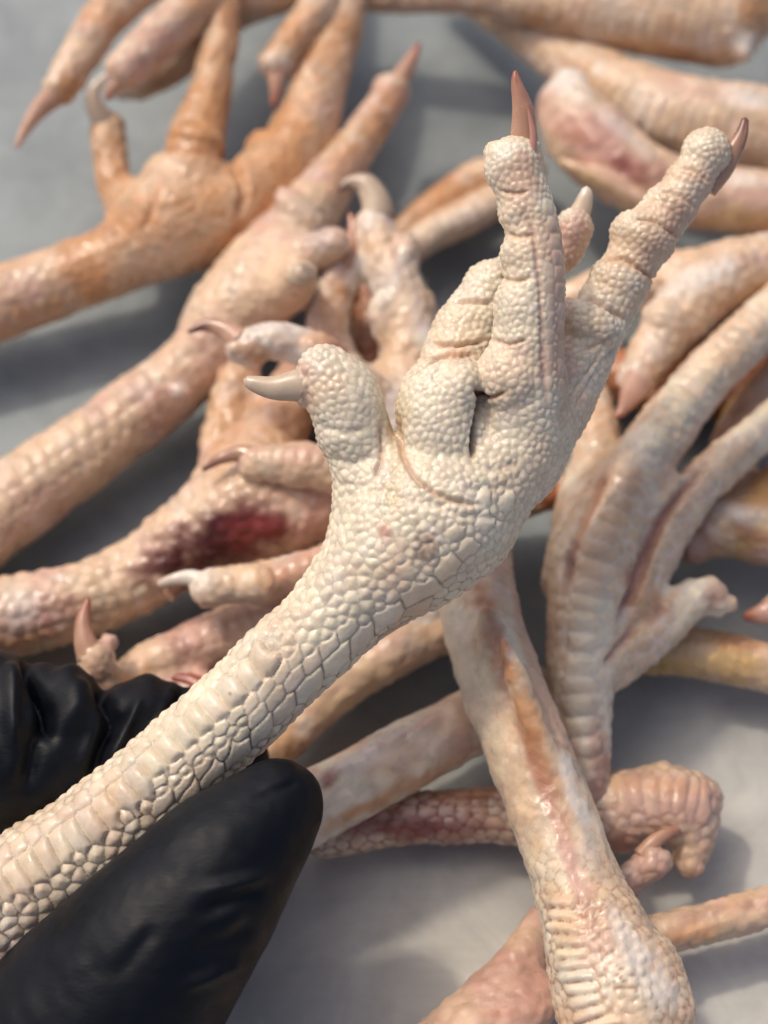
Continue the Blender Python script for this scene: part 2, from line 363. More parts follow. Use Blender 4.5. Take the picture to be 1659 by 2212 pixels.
# ------------------------------------------------------------------ a whole foot
STATS = []
def build_foot(label, spec, mode='h', vox=.0008, mat=None, sub=False, group='plucked chicken feet piled on the steel'):
    """spec: tubes [(points (px, py, h, r), k)], balls [(px, py, h, (rx, ry, rz), angle, k)], claws, rows (scutes), pebble size, colours, stains"""
    place = at_h if mode == 'h' else at_d
    mat = mat or M_PILE
    F = Field(vox)
    def pr(q):
        p = place(*q[:3]); return p, q[3] * depth(p) / FPX
    for tb in spec['tubes']:
        pts = spline(np.array(tb[0], float), tb[2] if len(tb) > 2 else 4)
        z = [pr(q) for q in pts]
        F.chain([a for a, _ in z], [b for _, b in z], tb[1] * .25 / FPX * 1.0)
    for b in spec.get('balls', ()):
        p, s = pr((b[0], b[1], b[2], 1.0)); an = R(b[4])
        u = RGT * math.cos(an) - UPV * math.sin(an); v = RGT * math.sin(an) + UPV * math.cos(an)
        F.ell(p, (u, v, FWD), tuple(x * s for x in b[3]), b[5] * s)
    V, Q = F.mesh()
    V = smooth(V, Q, 4)
    baseV, baseQ = V, Q
    if sub:
        V, Q = subdivide(V, Q); V = smooth(V, Q, 4)
    N = normals(V, Q)
    # --- seeds of the scales
    bvh = BVHTree.FromPolygons(baseV.tolist(), baseQ.tolist())
    seeds = []                                                    # pos, tangent, half-length, half-width, is_big
    def hit(px, py):
        v = unit(sight(px, py)); h = bvh.ray_cast(Vector(CAM), Vector(v))
        return (np.array(h[0]), np.array(h[1])) if h[0] is not None else None
    for row in spec.get('rows', ()):
        pl = np.array(row['path'], float); pl = spline(pl, 12)[:, :2]
        seg = np.linalg.norm(np.diff(pl, axis=0), axis=1); s = np.concatenate([[0], np.cumsum(seg)])
        pos = row.get('start', 0)
        while pos < s[-1]:
            f = pos / s[-1]
            pitch = row['pitch'] if np.isscalar(row['pitch']) else row['pitch'][0] * (1 - f) + row['pitch'][1] * f
            wid = row['width'] if np.isscalar(row['width']) else row['width'][0] * (1 - f) + row['width'][1] * f
            jp = pitch * RNG.uniform(.84, 1.16)
            x = np.interp(pos + jp / 2, s, pl[:, 0]); y = np.interp(pos + jp / 2, s, pl[:, 1])
            dx = np.interp(pos + jp, s, pl[:, 0]) - np.interp(pos, s, pl[:, 0]); dy = np.interp(pos + jp, s, pl[:, 1]) - np.interp(pos, s, pl[:, 1])
            if dx == dy == 0: break
            sk = R(row.get('skew', 0) + RNG.uniform(-5, 5)); dx, dy = dx * math.cos(sk) - dy * math.sin(sk), dx * math.sin(sk) + dy * math.cos(sk)
            h = hit(x, y)
            if h is not None:
                p, nn = h; sc_ = depth(p) / FPX
                tg = unit(RGT * dx - UPV * dy); tg = unit(tg - nn * (tg @ nn))
                seeds.append((p, nn, tg, jp * sc_ / 2, wid * sc_ / 2 * RNG.uniform(.92, 1.08), True, row.get('h', 1), row.get('flat', 0)))
            pos += jp
    for (x, y, ang, la, wa) in spec.get('scutes', ()):
        h = hit(x, y)
        if h is not None:
            p, nn = h; sc_ = depth(p) / FPX; tg = RGT * math.cos(R(ang)) - UPV * math.sin(R(ang)); tg = unit(tg - nn * (tg @ nn))
            seeds.append((p, nn, tg, la * sc_ / 2, wa * sc_ / 2, True, 1, 0))
    nb = len(seeds)
    # --- round pebble scales over the rest
    size_fn = spec.get('pebble', 30)
    C0 = baseV.mean(0)
    dep = (V - CAM) @ FWD
    rel = (V - CAM) / dep[:, None]; PX = rel @ RGT * FPX + 829.5; PY = -(rel @ UPV) * FPX + 1106
    sz = (size_fn(PX, PY) if callable(size_fn) else np.full(len(V), float(size_fn))) * dep / FPX
    order = RNG.permutation(len(V)); cellw = sz.max() * 1.0
    blocked = np.zeros(len(V), bool)
    if nb:
        for (p, nn, tg, a, b, _, _, fl) in seeds:
            d = V - p; m = np.abs(d).max(1) < max(a, b) * 1.3
            i = np.nonzero(m)[0]; dd = d[i]; bt = np.cross(nn, tg)
            qq = 4.5 if fl else 3.0
            blocked[i[(np.abs(dd @ tg) / a) ** qq + (np.abs(dd @ bt) / b) ** qq + (np.abs(dd @ nn) / max(a, b)) ** qq < (2.0 if fl else 1.5)]] = True
    grid = {}; peb = []; K = np.floor(V / cellw).astype(int); Kl = K.tolist(); Vl = V.tolist(); szl = sz.tolist()
    near = [(i, j, k) for i in (-1, 0, 1) for j in (-1, 0, 1) for k in (-1, 0, 1)]
    tries = order[: int(len(V) * (0.3 if sub else 0.6))].tolist()
    for i in tries:
        if blocked[i]: continue
        x, y, z = Vl[i]; kx, ky, kz = Kl[i]; r2 = (szl[i] * .80) ** 2; ok = True
        for a, b, c in near:
            for (qx, qy, qz) in grid.get((kx + a, ky + b, kz + c), ()):
                if (x - qx) ** 2 + (y - qy) ** 2 + (z - qz) ** 2 < r2: ok = False; break
            if not ok: break
        if ok: grid.setdefault((kx, ky, kz), []).append((x, y, z)); peb.append(i)
    SP = [s_[0] for s_ in seeds] + [V[i] for i in peb]
    SP = np.array(SP); ns = len(SP)
    ST = np.array([s_[2] for s_ in seeds] + [[1, 0, 0]] * len(peb)).reshape(-1, 3)
    SB = np.array([np.cross(s_[1], s_[2]) for s_ in seeds] + [[0, 1, 0]] * len(peb)).reshape(-1, 3)
    SN = np.array([s_[1] for s_ in seeds] + [[0, 0, 1]] * len(peb)).reshape(-1, 3)
    pj = RNG.uniform(.85, 1.18, len(peb))
    SA = np.concatenate([[s_[3] for s_ in seeds], sz[peb] * .5 * pj]); SW = np.concatenate([[s_[4] for s_ in seeds], sz[peb] * .5 * pj])
    SF = np.concatenate([[s_[7] for s_ in seeds], np.zeros(len(peb))]) > 0
    SH = np.concatenate([[s_[6] for s_ in seeds], np.ones(len(peb))])
    kp = KDTree(max(len(peb), 1))
    for j, i in enumerate(peb): kp.insert(V[i], nb + j)
    if not peb: kp.insert((9, 9, 9), 0)
    kp.balance()
    kk = min(4, max(len(peb), 1))
    near_i = np.zeros((len(V), kk), np.int64)
    fn = kp.find_n
    for i, v in enumerate(Vl):
        near_i[i] = [q[1] for q in fn(v, kk)]
    D1 = np.full(len(V), 9.0); D2 = np.full(len(V), 9.0); I1 = np.zeros(len(V), np.int64)
    def offer(vi, si, dist):
        a = dist < D1[vi]
        D2[vi] = np.where(a, D1[vi], np.minimum(D2[vi], dist)); I1[vi] = np.where(a, si, I1[vi]); D1[vi] = np.where(a, dist, D1[vi])
    allv = np.arange(len(V))
    for c in range(kk):
        si = near_i[:, c]; d = V - SP[si]; offer(allv, si, np.linalg.norm(d, axis=1) / SA[si])
    for j in range(nb):
        p, nn, tg, a, b, _, _, fl = seeds[j]
        d = V - p; m = np.abs(d).max(1) < max(a, b) * 2.2
        i = np.nonzero(m)[0]; d = d[i]; u = np.abs((d @ tg) / a); v_ = np.abs((d @ SB[j]) / b); w_ = np.abs((d @ nn) / max(a, b)) * .6
        q = 3.4 if fl else 2.6
        if fl: u = np.abs((d @ tg - fl * (d @ SB[j])) / a)
        dist = (u ** q + v_ ** q + w_ ** q) ** (1 / q)
        back = (N[i] @ nn) < -.1; dist = np.where(back, 9, dist)
        offer(i, np.full(len(i), j), dist)
    e = 1 - D1 / np.maximum(D2, 1e-9)
    big = I1 < nb
    dn = np.clip(2 * D1 / np.maximum(D1 + D2, 1e-9), 0, 1)
    prof = np.where(big, np.where(SF[I1], (1 - dn ** 7) ** .7, (1 - dn ** 2.7) ** .8), (1 - dn ** 1.9) ** 1.1)
    amp = np.where(big, np.minimum(SA, SW)[I1] * spec.get('scute_relief', .34), SA[I1] * spec.get('relief', .3)) * SH[I1]
    rel_fn = spec.get('relief_fn')
    if rel_fn: amp = amp * rel_fn(PX, PY)
    ub = ((V - SP[I1]) * ST[I1]).sum(1) / SA[I1]
    prof = prof * np.where(big, 1 + .35 * np.clip(ub, -1, 1), 1)
    Vd = V + N * (prof * amp - amp * .35)[:, None]
    lump = (fnoise(V, spec.get('lump_f', 260), 21) - .5) * spec.get('lump', .0006)
    Vd += N * (lump + (fnoise(V, 800, 27) - .5) * spec.get('fine', .00035))[:, None]
    cmark = []
    for cr_ in spec.get('creases', ()):
        path, hw, dp = cr_[:3]; pth = spline(np.array(path, float), 8)[:, :2]
        ds = [depth(h[0]) for h in (hit(*q) for q in path) if h is not None]
        if not ds: continue
        lo_, hi_ = min(ds) - .004, max(ds) + .004
        i = np.nonzero((PX > pth[:, 0].min() - 5 * hw) & (PX < pth[:, 0].max() + 5 * hw) & (PY > pth[:, 1].min() - 5 * hw) & (PY < pth[:, 1].max() + 5 * hw) & (dep > lo_) & (dep < hi_))[0]
        best = np.full(len(i), 1e9); par = np.zeros(len(i)); X = np.stack([PX[i], PY[i]], 1) + (np.stack([n_(V[i]) for n_ in (lambda q: fnoise(q, 700, 3), lambda q: fnoise(q, 700, 4))], 1) - .5) * hw * .9
        for k in range(len(pth) - 1):
            ab = pth[k + 1] - pth[k]; t = np.clip(((X - pth[k]) @ ab) / max(ab @ ab, 1e-9), 0, 1)
            d = np.linalg.norm(X - pth[k] - t[:, None] * ab, axis=1); q = d < best; best[q] = d[q]; par[q] = (k + t[q]) / (len(pth) - 1)
        tap = np.minimum(1, np.minimum(par, 1 - par) * 5 + .25)
        g = np.exp(-(best / hw) ** 2) * tap
        Vd[i] -= N[i] * (g * dp * dep[i] / FPX)[:, None]
        if len(cr_) > 3: cmark.append((i, np.exp(-(best / (hw * cr_[5] if len(cr_) > 5 else hw)) ** 2) * tap * cr_[4], cr_[3]))
    # --- colours
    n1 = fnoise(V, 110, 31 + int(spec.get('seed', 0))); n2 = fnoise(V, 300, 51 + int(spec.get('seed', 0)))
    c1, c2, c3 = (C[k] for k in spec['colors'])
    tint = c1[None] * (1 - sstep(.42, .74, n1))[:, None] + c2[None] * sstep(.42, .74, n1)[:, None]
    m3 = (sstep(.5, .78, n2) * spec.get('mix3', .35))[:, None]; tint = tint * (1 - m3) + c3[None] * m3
    per = RNG.uniform(.90, 1.07, (ns, 1))[I1] * (1 + RNG.uniform(-.02, .02, (ns, 3))[I1]); tint = tint * per
    gr = (1 - sstep(0, spec.get('groove_w', .2), e)); gcol, gamt = spec.get('groove', ('tan', .25))
    ga = gr * (gamt(PX, PY) if callable(gamt) else gamt) * (.55 + .9 * n2)
    tint = tint * (1 - np.clip(ga, 0, 1))[:, None] + C[gcol][None] * np.clip(ga, 0, 1)[:, None]
    for (x, y, h, r, cn, st) in spec.get('stains', ()):
        rr = np.hypot(PX - x, PY - y) / r if not isinstance(r, tuple) else np.hypot(((PX - x) * math.cos(R(r[2])) + (PY - y) * math.sin(R(r[2]))) / r[0], (-(PX - x) * math.sin(R(r[2])) + (PY - y) * math.cos(R(r[2]))) / r[1])
        facing = sstep(-.2, .3, -(N @ FWD)) if h is None else 1
        k = (sstep(1.2, .15, rr + (n2 - .5) * 1.5) * st * facing)[:, None]; tint = tint * (1 - k) + C[cn][None] * k
    for i, g, cn in cmark:
        g = np.clip(g * 1.15, 0, 1)[:, None]; tint[i] = tint[i] * (1 - g) + C[cn][None] * g
    tint = np.clip(tint, 0, .85)
    ND = normals(Vd, Q)
    # --- objects
    root_p = baseV[np.argmin(baseV[:, 2])] if mode == 'h' else C0
    root = thing('chicken_foot', label, 'chicken foot', tuple(root_p), group)
    # dominant seed per face
    fs = np.sort(I1[Q], 1); fid = np.where(fs[:, 0] == fs[:, 1], fs[:, 0], np.where(fs[:, 2] == fs[:, 3], fs[:, 2], fs[:, 1]))
    cnt = np.bincount(fid, minlength=ns)
    part = np.zeros(ns, bool); part[:nb] = cnt[:nb] >= 6
    fn_ = -(ND[Q[:, 0]] @ FWD); face = np.bincount(fid, fn_, ns) / np.maximum(cnt, 1)
    want = spec.get('n_scales', 0)
    if want:                                                      # the round scales that show largest become parts too
        scr = np.where((face > .35) & (np.arange(ns) >= nb), SA / ((SP - CAM) @ FWD), 0)
        part[np.argsort(-scr)[:want]] = True
    fbig = part[fid]
    Vs, Qs, (ts, nsn) = sub_mesh(Vd, Q, ~fbig, (tint, ND))
    link('skin', make_mesh('skin', Vs, Qs, mat, ts, nsn), root)
    fb = np.nonzero(fbig)[0]; fb = fb[np.argsort(fid[fb], kind='stable')]; cuts = np.nonzero(np.diff(fid[fb]))[0] + 1
    for sel in np.split(fb, cuts) if len(fb) else ():
        vs, qs, (tj, nj) = sub_mesh(Vd, Q, sel, (tint, ND))
        nm = 'scute' if fid[sel[0]] < nb else 'scale'
        link(nm, make_mesh(nm, vs, qs, mat, tj, nj), root)
    for cl in spec.get('claws', ()):
        z = [pr(q) for q in cl[0]]
        claw(root, [a for a, _ in z], [b for _, b in z], cl[1], cl[2], label=cl[3] if len(cl) > 3 else None)
    STATS.append((label[:30], len(Vd), nb, len(peb), round(time.time() - T0, 1)))
    return root, bvh
# ------------------------------------------------------------------ the foot held up in the hand (depths in cm along the view axis)
def hero_pebble(px, py):
    s = np.interp(py, [300, 700, 950, 1100, 1250, 1400, 2100], [15, 17, 17.5, 21, 27, 31, 33])
    return s * np.where(px < 840, np.interp(py, [700, 900, 1000], [1.15, 1.1, 1.0]), 1.0)
def hero_groove(px, py):
    # the grooves on the outer side of the shank hold brown dirt
    off = (px - 470) * .62 + (py - 1570) * .78
    return np.clip(.30 + .62 * sstep(-5, 60, off) * sstep(1150, 1330, py), 0, .85)
hero = dict(
    tubes=[
        ([(-130, 2080, 24.9, 132), (60, 1912, 25, 122), (180, 1826, 25, 113), (340, 1692, 25, 106), (440, 1600, 25, 102), (543, 1505, 25, 101), (620, 1427, 25, 102), (692, 1362, 25, 102), (762, 1286, 25, 112), (850, 1197, 25, 138), (930, 1115, 25.1, 152)], 40),
        ([(925, 1125, 25.1, 146), (1005, 1075, 25.15, 128), (1090, 980, 25.2, 98)], 100),
        # back toe
        ([(815, 1090, 25.1, 70), (785, 1020, 25.0, 60), (763, 940, 24.9, 66)], 90),
        ([(757, 915, 24.85, 74), (742, 860, 24.8, 82), (712, 812, 24.75, 62)], 40),
        # base of middle and outer toe
        ([(1085, 1010, 25.2, 90), (1135, 930, 25.1, 84), (1140, 850, 24.95, 74)], 60),
        # middle toe
        ([(1122, 885, 24.98, 90), (1130, 800, 24.8, 84), (1140, 728, 24.7, 78), (1148, 664, 24.62, 72), (1153, 596, 24.58, 67), (1154, 552, 24.56, 64), (1151, 506, 24.54, 60), (1143, 460, 24.54, 57), (1126, 412, 24.54, 58), (1112, 350, 24.56, 56)], 14, 5),
        # outer toe, further from the lens
        ([(1130, 1000, 25.5, 80), (1190, 890, 25.6, 80), (1240, 790, 25.68, 76), (1285, 700, 25.72, 70), (1340, 610, 25.76, 61), (1392, 517, 25.8, 61), (1450, 447, 25.85, 52), (1490, 392, 25.88, 48), (1525, 332, 25.9, 48)], 50),
        # inner toe, curling behind the middle toe
        ([(965, 850, 25.5, 78), (985, 780, 25.75, 78), (1018, 705, 25.95, 72), (1062, 632, 26.1, 58), (1140, 580, 26.3, 50), (1212, 545, 26.35, 44), (1238, 496, 26.3, 40)], 8),
    ],
    balls=[
        # (px, py, d, (along, across, deep), angle, melt)
        (953, 912, 24.85, (98, 142, 98), -10, 9),       # main pad
        (994, 838, 24.74, (52, 72, 84), 0, 20),
        (1104, 816, 24.7, (78, 86, 80), 0, 6), (1150, 820, 24.85, (72, 110, 74), 0, 20),
        (1128, 662, 24.58, (62, 70, 66), 0, 9),
        (1138, 551, 24.54, (58, 49, 62), 0, 9),
        (1132, 460, 24.52, (56, 49, 57), 0, 9),
        (1108, 362, 24.53, (64, 62, 56), 0, 8),
        (1152, 345, 24.6, (24, 32, 34), 0, 10), (1068, 330, 24.56, (24, 24, 34), 0, 6),
        # outer toe pads
        (1272, 702, 25.6, (84, 62, 76), 25, 5),
        (1336, 610, 25.7, (66, 54, 64), 30, 9),
        (1388, 515, 25.74, (74, 58, 68), 30, 9),
        (1447, 445, 25.82, (58, 42, 56), 30, 9),
        (1488, 392, 25.86, (52, 38, 50), 30, 9),
        (1525, 330, 25.88, (54, 56, 54), 30, 5),
        # inner toe pads (left outline)
        (968, 796, 25.66, (80, 44, 66), -12, 5),
        (1008, 700, 25.86, (74, 54, 66), -16, 5),
        (1058, 620, 26.0, (66, 58, 58), -30, 5),
        (1238, 497, 26.24, (42, 46, 42), 20, 8),
        # back toe tip
        (700, 808, 24.75, (58, 62, 56), 0, 12),
        (655, 836, 24.76, (20, 46, 42), 0, 10), (1134, 318, 24.6, (36, 16, 34), 0, 6), (1552, 352, 25.95, (26, 30, 28), 30, 8),
    ],
    creases=[
        ([(858, 900), (870, 980), (905, 1038), (962, 1074), (1035, 1092)], 6, 12, 'rust', .40),
        ([(1030, 838), (1040, 862), (1033, 905), (1026, 945), (1022, 988)], 7, 24, 'dirt', 1.0, .9),
        ([(1036, 862), (1065, 858), (1095, 846)], 5, 9, 'rust', .6),
        ([(824, 918), (824, 980), (808, 1035)], 5, 9, 'rust', .35),
        ([(1062, 732), (1098, 744), (1140, 734)], 4, 8, 'rust', .35), ([(1082, 598), (1115, 606), (1150, 598)], 4, 8, 'rust', .35), ([(1095, 506), (1125, 511), (1152, 506)], 4, 7, 'rust', .35), ([(1080, 412), (1112, 418), (1145, 412)], 4, 7, 'rust', .4),
        ([(1128, 450), (1150, 500), (1164, 600), (1170, 700), (1174, 800), (1182, 880)], 6, 5, 'rose', .5),
        ([(888, 808), (950, 772), (1030, 766)], 5, 12, 'rust', .3), ([(930, 742), (990, 744), (1055, 736)], 5, 14, 'rust', .35), ([(985, 652), (1025, 650), (1068, 655)], 5, 13, 'rust', .3),
        ([(1222, 634), (1285, 648), (1350, 690)], 5, 14, 'rust', .35), ([(1300, 560), (1350, 560), (1420, 610)], 4, 10, 'rust', .3), ([(1370, 470), (1420, 478), (1465, 512)], 4, 10, 'rust', .3), ([(1425, 410), (1465, 420), (1505, 448)], 4, 7, 'tan', .5), ([(1470, 362), (1500, 368), (1530, 392)], 4, 7, 'tan', .5),
        ([(700, 1085), (800, 1060), (900, 1085), (1010, 1090)], 9, 6), ([(905, 1060), (985, 1110), (1080, 1120)], 8, 6), ([(930, 1010), (1010, 1055), (1110, 1050)], 8, 5), ([(1005, 990), (1060, 1015), (1120, 1000)], 7, 5),
        ([(690, 920), (740, 935), (790, 930)], 9, 5), ([(712, 985), (760, 1000), (810, 985)], 8, 6), ([(728, 1040), (770, 1050), (810, 1040)], 7, 5),
        ([(1240, 880), (1290, 800), (1340, 735)], 5, 6), ([(1200, 905), (1250, 830), (1300, 760)], 5, 6, 'tan', .4), ([(1255, 760), (1300, 740), (1335, 720)], 5, 7, 'tan', .5),
    ],
    claws=[
        ([(680, 835, 24.70, 40), (642, 833, 24.66, 36), (592, 838, 24.64, 26), (550, 829, 24.64, 18), (532, 822, 24.64, 11)], 'hornpale', 'hornpale', 'pale blunt claw with white upper side'),
        ([(1132, 340, 24.6, 34), (1132, 300, 24.58, 31), (1130, 240, 24.5, 24), (1116, 180, 24.42, 12), (1113, 155, 24.4, 5)], 'horn', 'hornred', 'upright brown claw with a red groove'),
        ([(1150, 335, 24.34, 9), (1152, 290, 24.3, 8), (1145, 250, 24.27, 5), (1138, 225, 24.27, 2)], 'rose', 'hornred', 'dull red quick in the groove of the upright claw'),
        ([(1528, 412, 25.95, 20), (1556, 370, 25.93, 25), (1578, 335, 25.93, 23), (1600, 295, 25.9, 15), (1610, 258, 25.9, 8)], 'horn', 'horndark', 'purple brown claw with a dark tip'),
        ([(1240, 485, 26.3, 27), (1256, 452, 26.28, 22), (1265, 424, 26.25, 16), (1267, 408, 26.25, 10)], 'hornpale', 'white', 'short white claw'),
    ],
    n_scales=190, fine=.00012, pebble=hero_pebble, relief=.36, lump=.0006, lump_f=190,
    relief_fn=lambda px, py: np.where((px < 850) & (py < 960), np.interp(px, [680, 740, 800], [1., .8, .45]), 1.0),
    colors=('cream', 'warm', 'white'), mix3=.4, groove=('dirt', hero_groove),
    rows=[
        dict(path=[(-40, 1950), (37, 1896), (119, 1836), (195, 1782), (302, 1687), (377, 1600), (440, 1543), (503, 1484), (570, 1425)], pitch=(36, 54), width=(92, 86), h=1.9),
        dict(path=[(-40, 1880), (60, 1812), (165, 1735), (265, 1650), (345, 1572), (470, 1455), (540, 1395)], pitch=(40, 46), width=(50, 40), h=1.0),
        dict(path=[(330, 1700), (433, 1614), (484, 1568), (565, 1497), (640, 1422)], pitch=44, width=28, skew=-6, flat=.5, h=.9),
        dict(path=[(330, 1752), (465, 1640), (515, 1597), (565, 1540), (622, 1482), (690, 1416), (748, 1362)], pitch=52, width=34, skew=-4, flat=.55, h=.8),
        dict(path=[(390, 1730), (477, 1652), (540, 1598), (600, 1547), (685, 1468), (748, 1411), (810, 1361), (867, 1310), (925, 1268)], pitch=(64, 84), width=54, skew=0, flat=.6, h=.6),
        dict(path=[(560, 1625), (640, 1550), (730, 1468), (830, 1378), (900, 1315)], pitch=78, width=40, skew=0, flat=.5, h=.5),
        dict(path=[(1212, 900), (1212, 800), (1213, 700), (1210, 600), (1198, 500), (1180, 430)], pitch=40, width=36, h=.55),
        dict(path=[(1180, 880), (1186, 780), (1190, 680), (1185, 580)], pitch=34, width=24, h=.4),
    ],
    scutes=[(965, 1228, -45, 66, 52), (1010, 1185, -48, 56, 48), (1050, 1130, -50, 52, 44), (985, 1150, -45, 46, 40), (925, 1195, -45, 46, 42), (1095, 1085, -55, 50, 40), (1045, 1075, -50, 42, 36), (878, 1232, -42, 44, 40)],
    stains=[
        (1212, 680, None, (42, 290, 0), 'rose', .6), (1235, 520, None, 85, 'pink', .75), (1120, 380, None, (90, 80, 0), 'tan', .5), (1400, 520, None, (280, 100, -58), 'tan', .8), (1130, 480, None, (70, 160, 0), 'tan', .45), (1160, 1000, None, (40, 160, 20), 'tan', .35), (985, 700, None, (90, 60, 0), 'tan', .3), (1470, 470, None, (180, 44, -58), 'rose', .45), (1120, 390, None, (70, 90, 0), 'pink', .4),
        (830, 1150, None, 22, 'pink', .8), (925, 1175, None, 34, 'dirt', .45), (905, 1195, None, 18, 'dirt', .6), (850, 1040, None, (30, 80, 0), 'yellow', .35), (700, 830, None, 50, 'tan', .6), (655, 800, None, 30, 'rose', .7), (648, 850, None, 30, 'rose', .8), *[(925 + 40 * math.sin(i * 2.4) * (i / 16) ** .5, 1175 + 34 * math.cos(i * 2.4) * (i / 16) ** .5, None, 8, 'dirt', .5) for i in range(14)], (835, 1150, None, 14, 'rose', .5), (860, 900, None, (26, 60, 20), 'yellow', .4), (880, 1350, None, (120, 26, -42), 'tan', .4), (760, 1240, None, (60, 40, -40), 'tan', .35), (1060, 1060, None, (60, 30, -40), 'warm', .6), (990, 760, None, (60, 20, 0), 'pink', .4),
        (300, 1665, None, 26, 'tan', .45), (240, 1715, None, 24, 'tan', .5), (500, 1500, None, 7, 'rust', .9), (0, 2080, None, (110, 90, 0), 'pink', .6),
    ],
)
hero_root, hero_bvh = build_foot('big cream white foot held up by the gloved fingers in front of the pile', hero, mode='d', vox=.00044, mat=M_SKIN, sub=True, group=None)

# ------------------------------------------------------------------ the gloved hand
def gloved_hand():
    F = Field(.0009)
    def tube(pts, k):
        z = spline(np.array(pts, float), 5); P = [at_d(*q[:3]) for q in z]; F.chain(P, [q[3] * depth(p) / FPX for q, p in zip(z, P)], k * .0000678)
    tube([(598, 1740, 24.15, 103), (556, 1784, 24.05, 124), (474, 1876, 23.9, 162), (398, 1976, 23.85, 190), (322, 2068, 23.9, 214), (190, 2230, 24.2, 244), (0, 2450, 24.9, 285), (-240, 2680, 26.2, 310)], 60)   # thumb
    tube([(500, 1640, 26.6, 84), (410, 1600, 26.6, 112), (300, 1614, 26.5, 140), (150, 1626, 26.3, 166), (20, 1612, 26.2, 192), (-140, 1580, 26.0, 190), (-420, 1680, 26.4, 200), (-700, 2000, 27.0, 230)], 60)     # index
    tube([(420, 1830, 28.0, 80), (300, 1830, 28.1, 105), (120, 1850, 28.2, 130), (-120, 1820, 28.0, 150), (-440, 1920, 28.0, 180), (-720, 2180, 28.2, 230)], 60)   # middle
    tube([(330, 2050, 28.6, 76), (220, 2060, 28.8, 100), (40, 2090, 29.0, 122), (-200, 2090, 29.0, 140), (-480, 2180, 28.9, 175), (-720, 2400, 28.8, 230)], 60)   # ring
    tube([(220, 2260, 28.8, 66), (110, 2280, 29.1, 86), (-60, 2320, 29.4, 105), (-260, 2350, 29.4, 122), (-500, 2440, 29.2, 160), (-700, 2580, 28.9, 220)], 60)   # little
    for p in ((-560, 2300, 27.6, (330, 400, 190), 20), (-460, 2600, 27.2, (330, 320, 200), 30)):
        c = at_d(*p[:3]); s = depth(c) / FPX; an = R(p[4])
        F.ell(c, (RGT * math.cos(an) - UPV * math.sin(an), RGT * math.sin(an) + UPV * math.cos(an), FWD), tuple(x * s for x in p[3]), 120 * s)
    tube([(-560, 2600, 27.4, 280), (-760, 3000, 28.0, 260), (-950, 3400, 28.6, 290)], 200)       # wrist and cuff
    V, Q = F.mesh(); V = smooth(V, Q, 4); V, Q = subdivide(V, Q); V = smooth(V, Q, 6)
    N = normals(V, Q)
    dep = (V - CAM) @ FWD; rel = (V - CAM) / dep[:, None]; PX = rel @ RGT * FPX + 829.5; PY = -(rel @ UPV) * FPX + 1106
    # folds of the loose rubber across the index knuckle and the thumb joint
    disp = np.zeros(len(V)); front = (dep < .262); wob = (fnoise(V, 90, 5) - .5) * 60
    def fold(x0, y0, x1, y1, hw, amp, mask):
        ab = np.array([x1 - x0, y1 - y0], float); L = np.linalg.norm(ab); ab /= L
        u = ((PX - x0) * ab[0] + (PY - y0) * ab[1]) / L; v = -(PX - x0) * ab[1] + (PY - y0) * ab[0] + wob * .35
        tap = sstep(-.15, .15, u) * sstep(1.2, .7, u)
        disp[:] += (np.exp(-(v / hw) ** 2) * amp * tap - np.exp(-((v - 2.0 * hw) / (hw * 1.3)) ** 2) * amp * .35 * tap) * mask
    side = .62 * PX + .78 * PY; back = (side < 1500) & (dep < .275); front = front & (side > 1500)
    for f in ((60, 1430, 110, 1590, 15, -.0030), (215, 1470, 250, 1560, 22, -.0034), (250, 1545, 200, 1680, 14, -.0016), (140, 1450, 160, 1570, 34, .0022), (310, 1450, 330, 1540, 34, .0014), (20, 1450, 30, 1600, 18, .0016), (395, 1490, 350, 1600, 10, -.0014), (90, 1560, 60, 1700, 20, -.0014), (300, 1520, 240, 1650, 12, .0010)): fold(*f, back)
    for f in ((560, 1925, 430, 1975, 16, -.0007), (570, 1890, 450, 1925, 13, .0006), (545, 2000, 420, 2060, 20, -.0006), (520, 2080, 400, 2130, 15, .0007), (640, 1690, 560, 1720, 8, -.0003), (330, 2010, 250, 2110, 18, -.0004)): fold(*f, front)
    disp += (fnoise(V, 120, 7) - .5) * .0009 + (fnoise(V, 700, 8) - .5) * .00008
    V = V + N * disp[:, None]
    root = thing('gloved_hand', 'hand in a black rubber glove pinching the pale shank of the raised foot', 'hand', tuple(V[np.argmin(V[:, 1])]))
    link('glove', make_mesh('glove', V, Q, M_GLOVE), root)
gloved_hand()
# ------------------------------------------------------------------ the feet in the pile (heights in cm above the steel)
def pile(label, vox=.0005, **spec):
    spec.setdefault('pebble', 24); spec.setdefault('relief', .22); spec.setdefault('lump', .0009); spec['seed'] = len(STATS); spec.setdefault('groove_w', .32)
    spec.setdefault('colors', ('tan', 'orange', 'white')); spec.setdefault('groove', ('pink', .3))
    return build_foot(label, spec, 'h', vox)

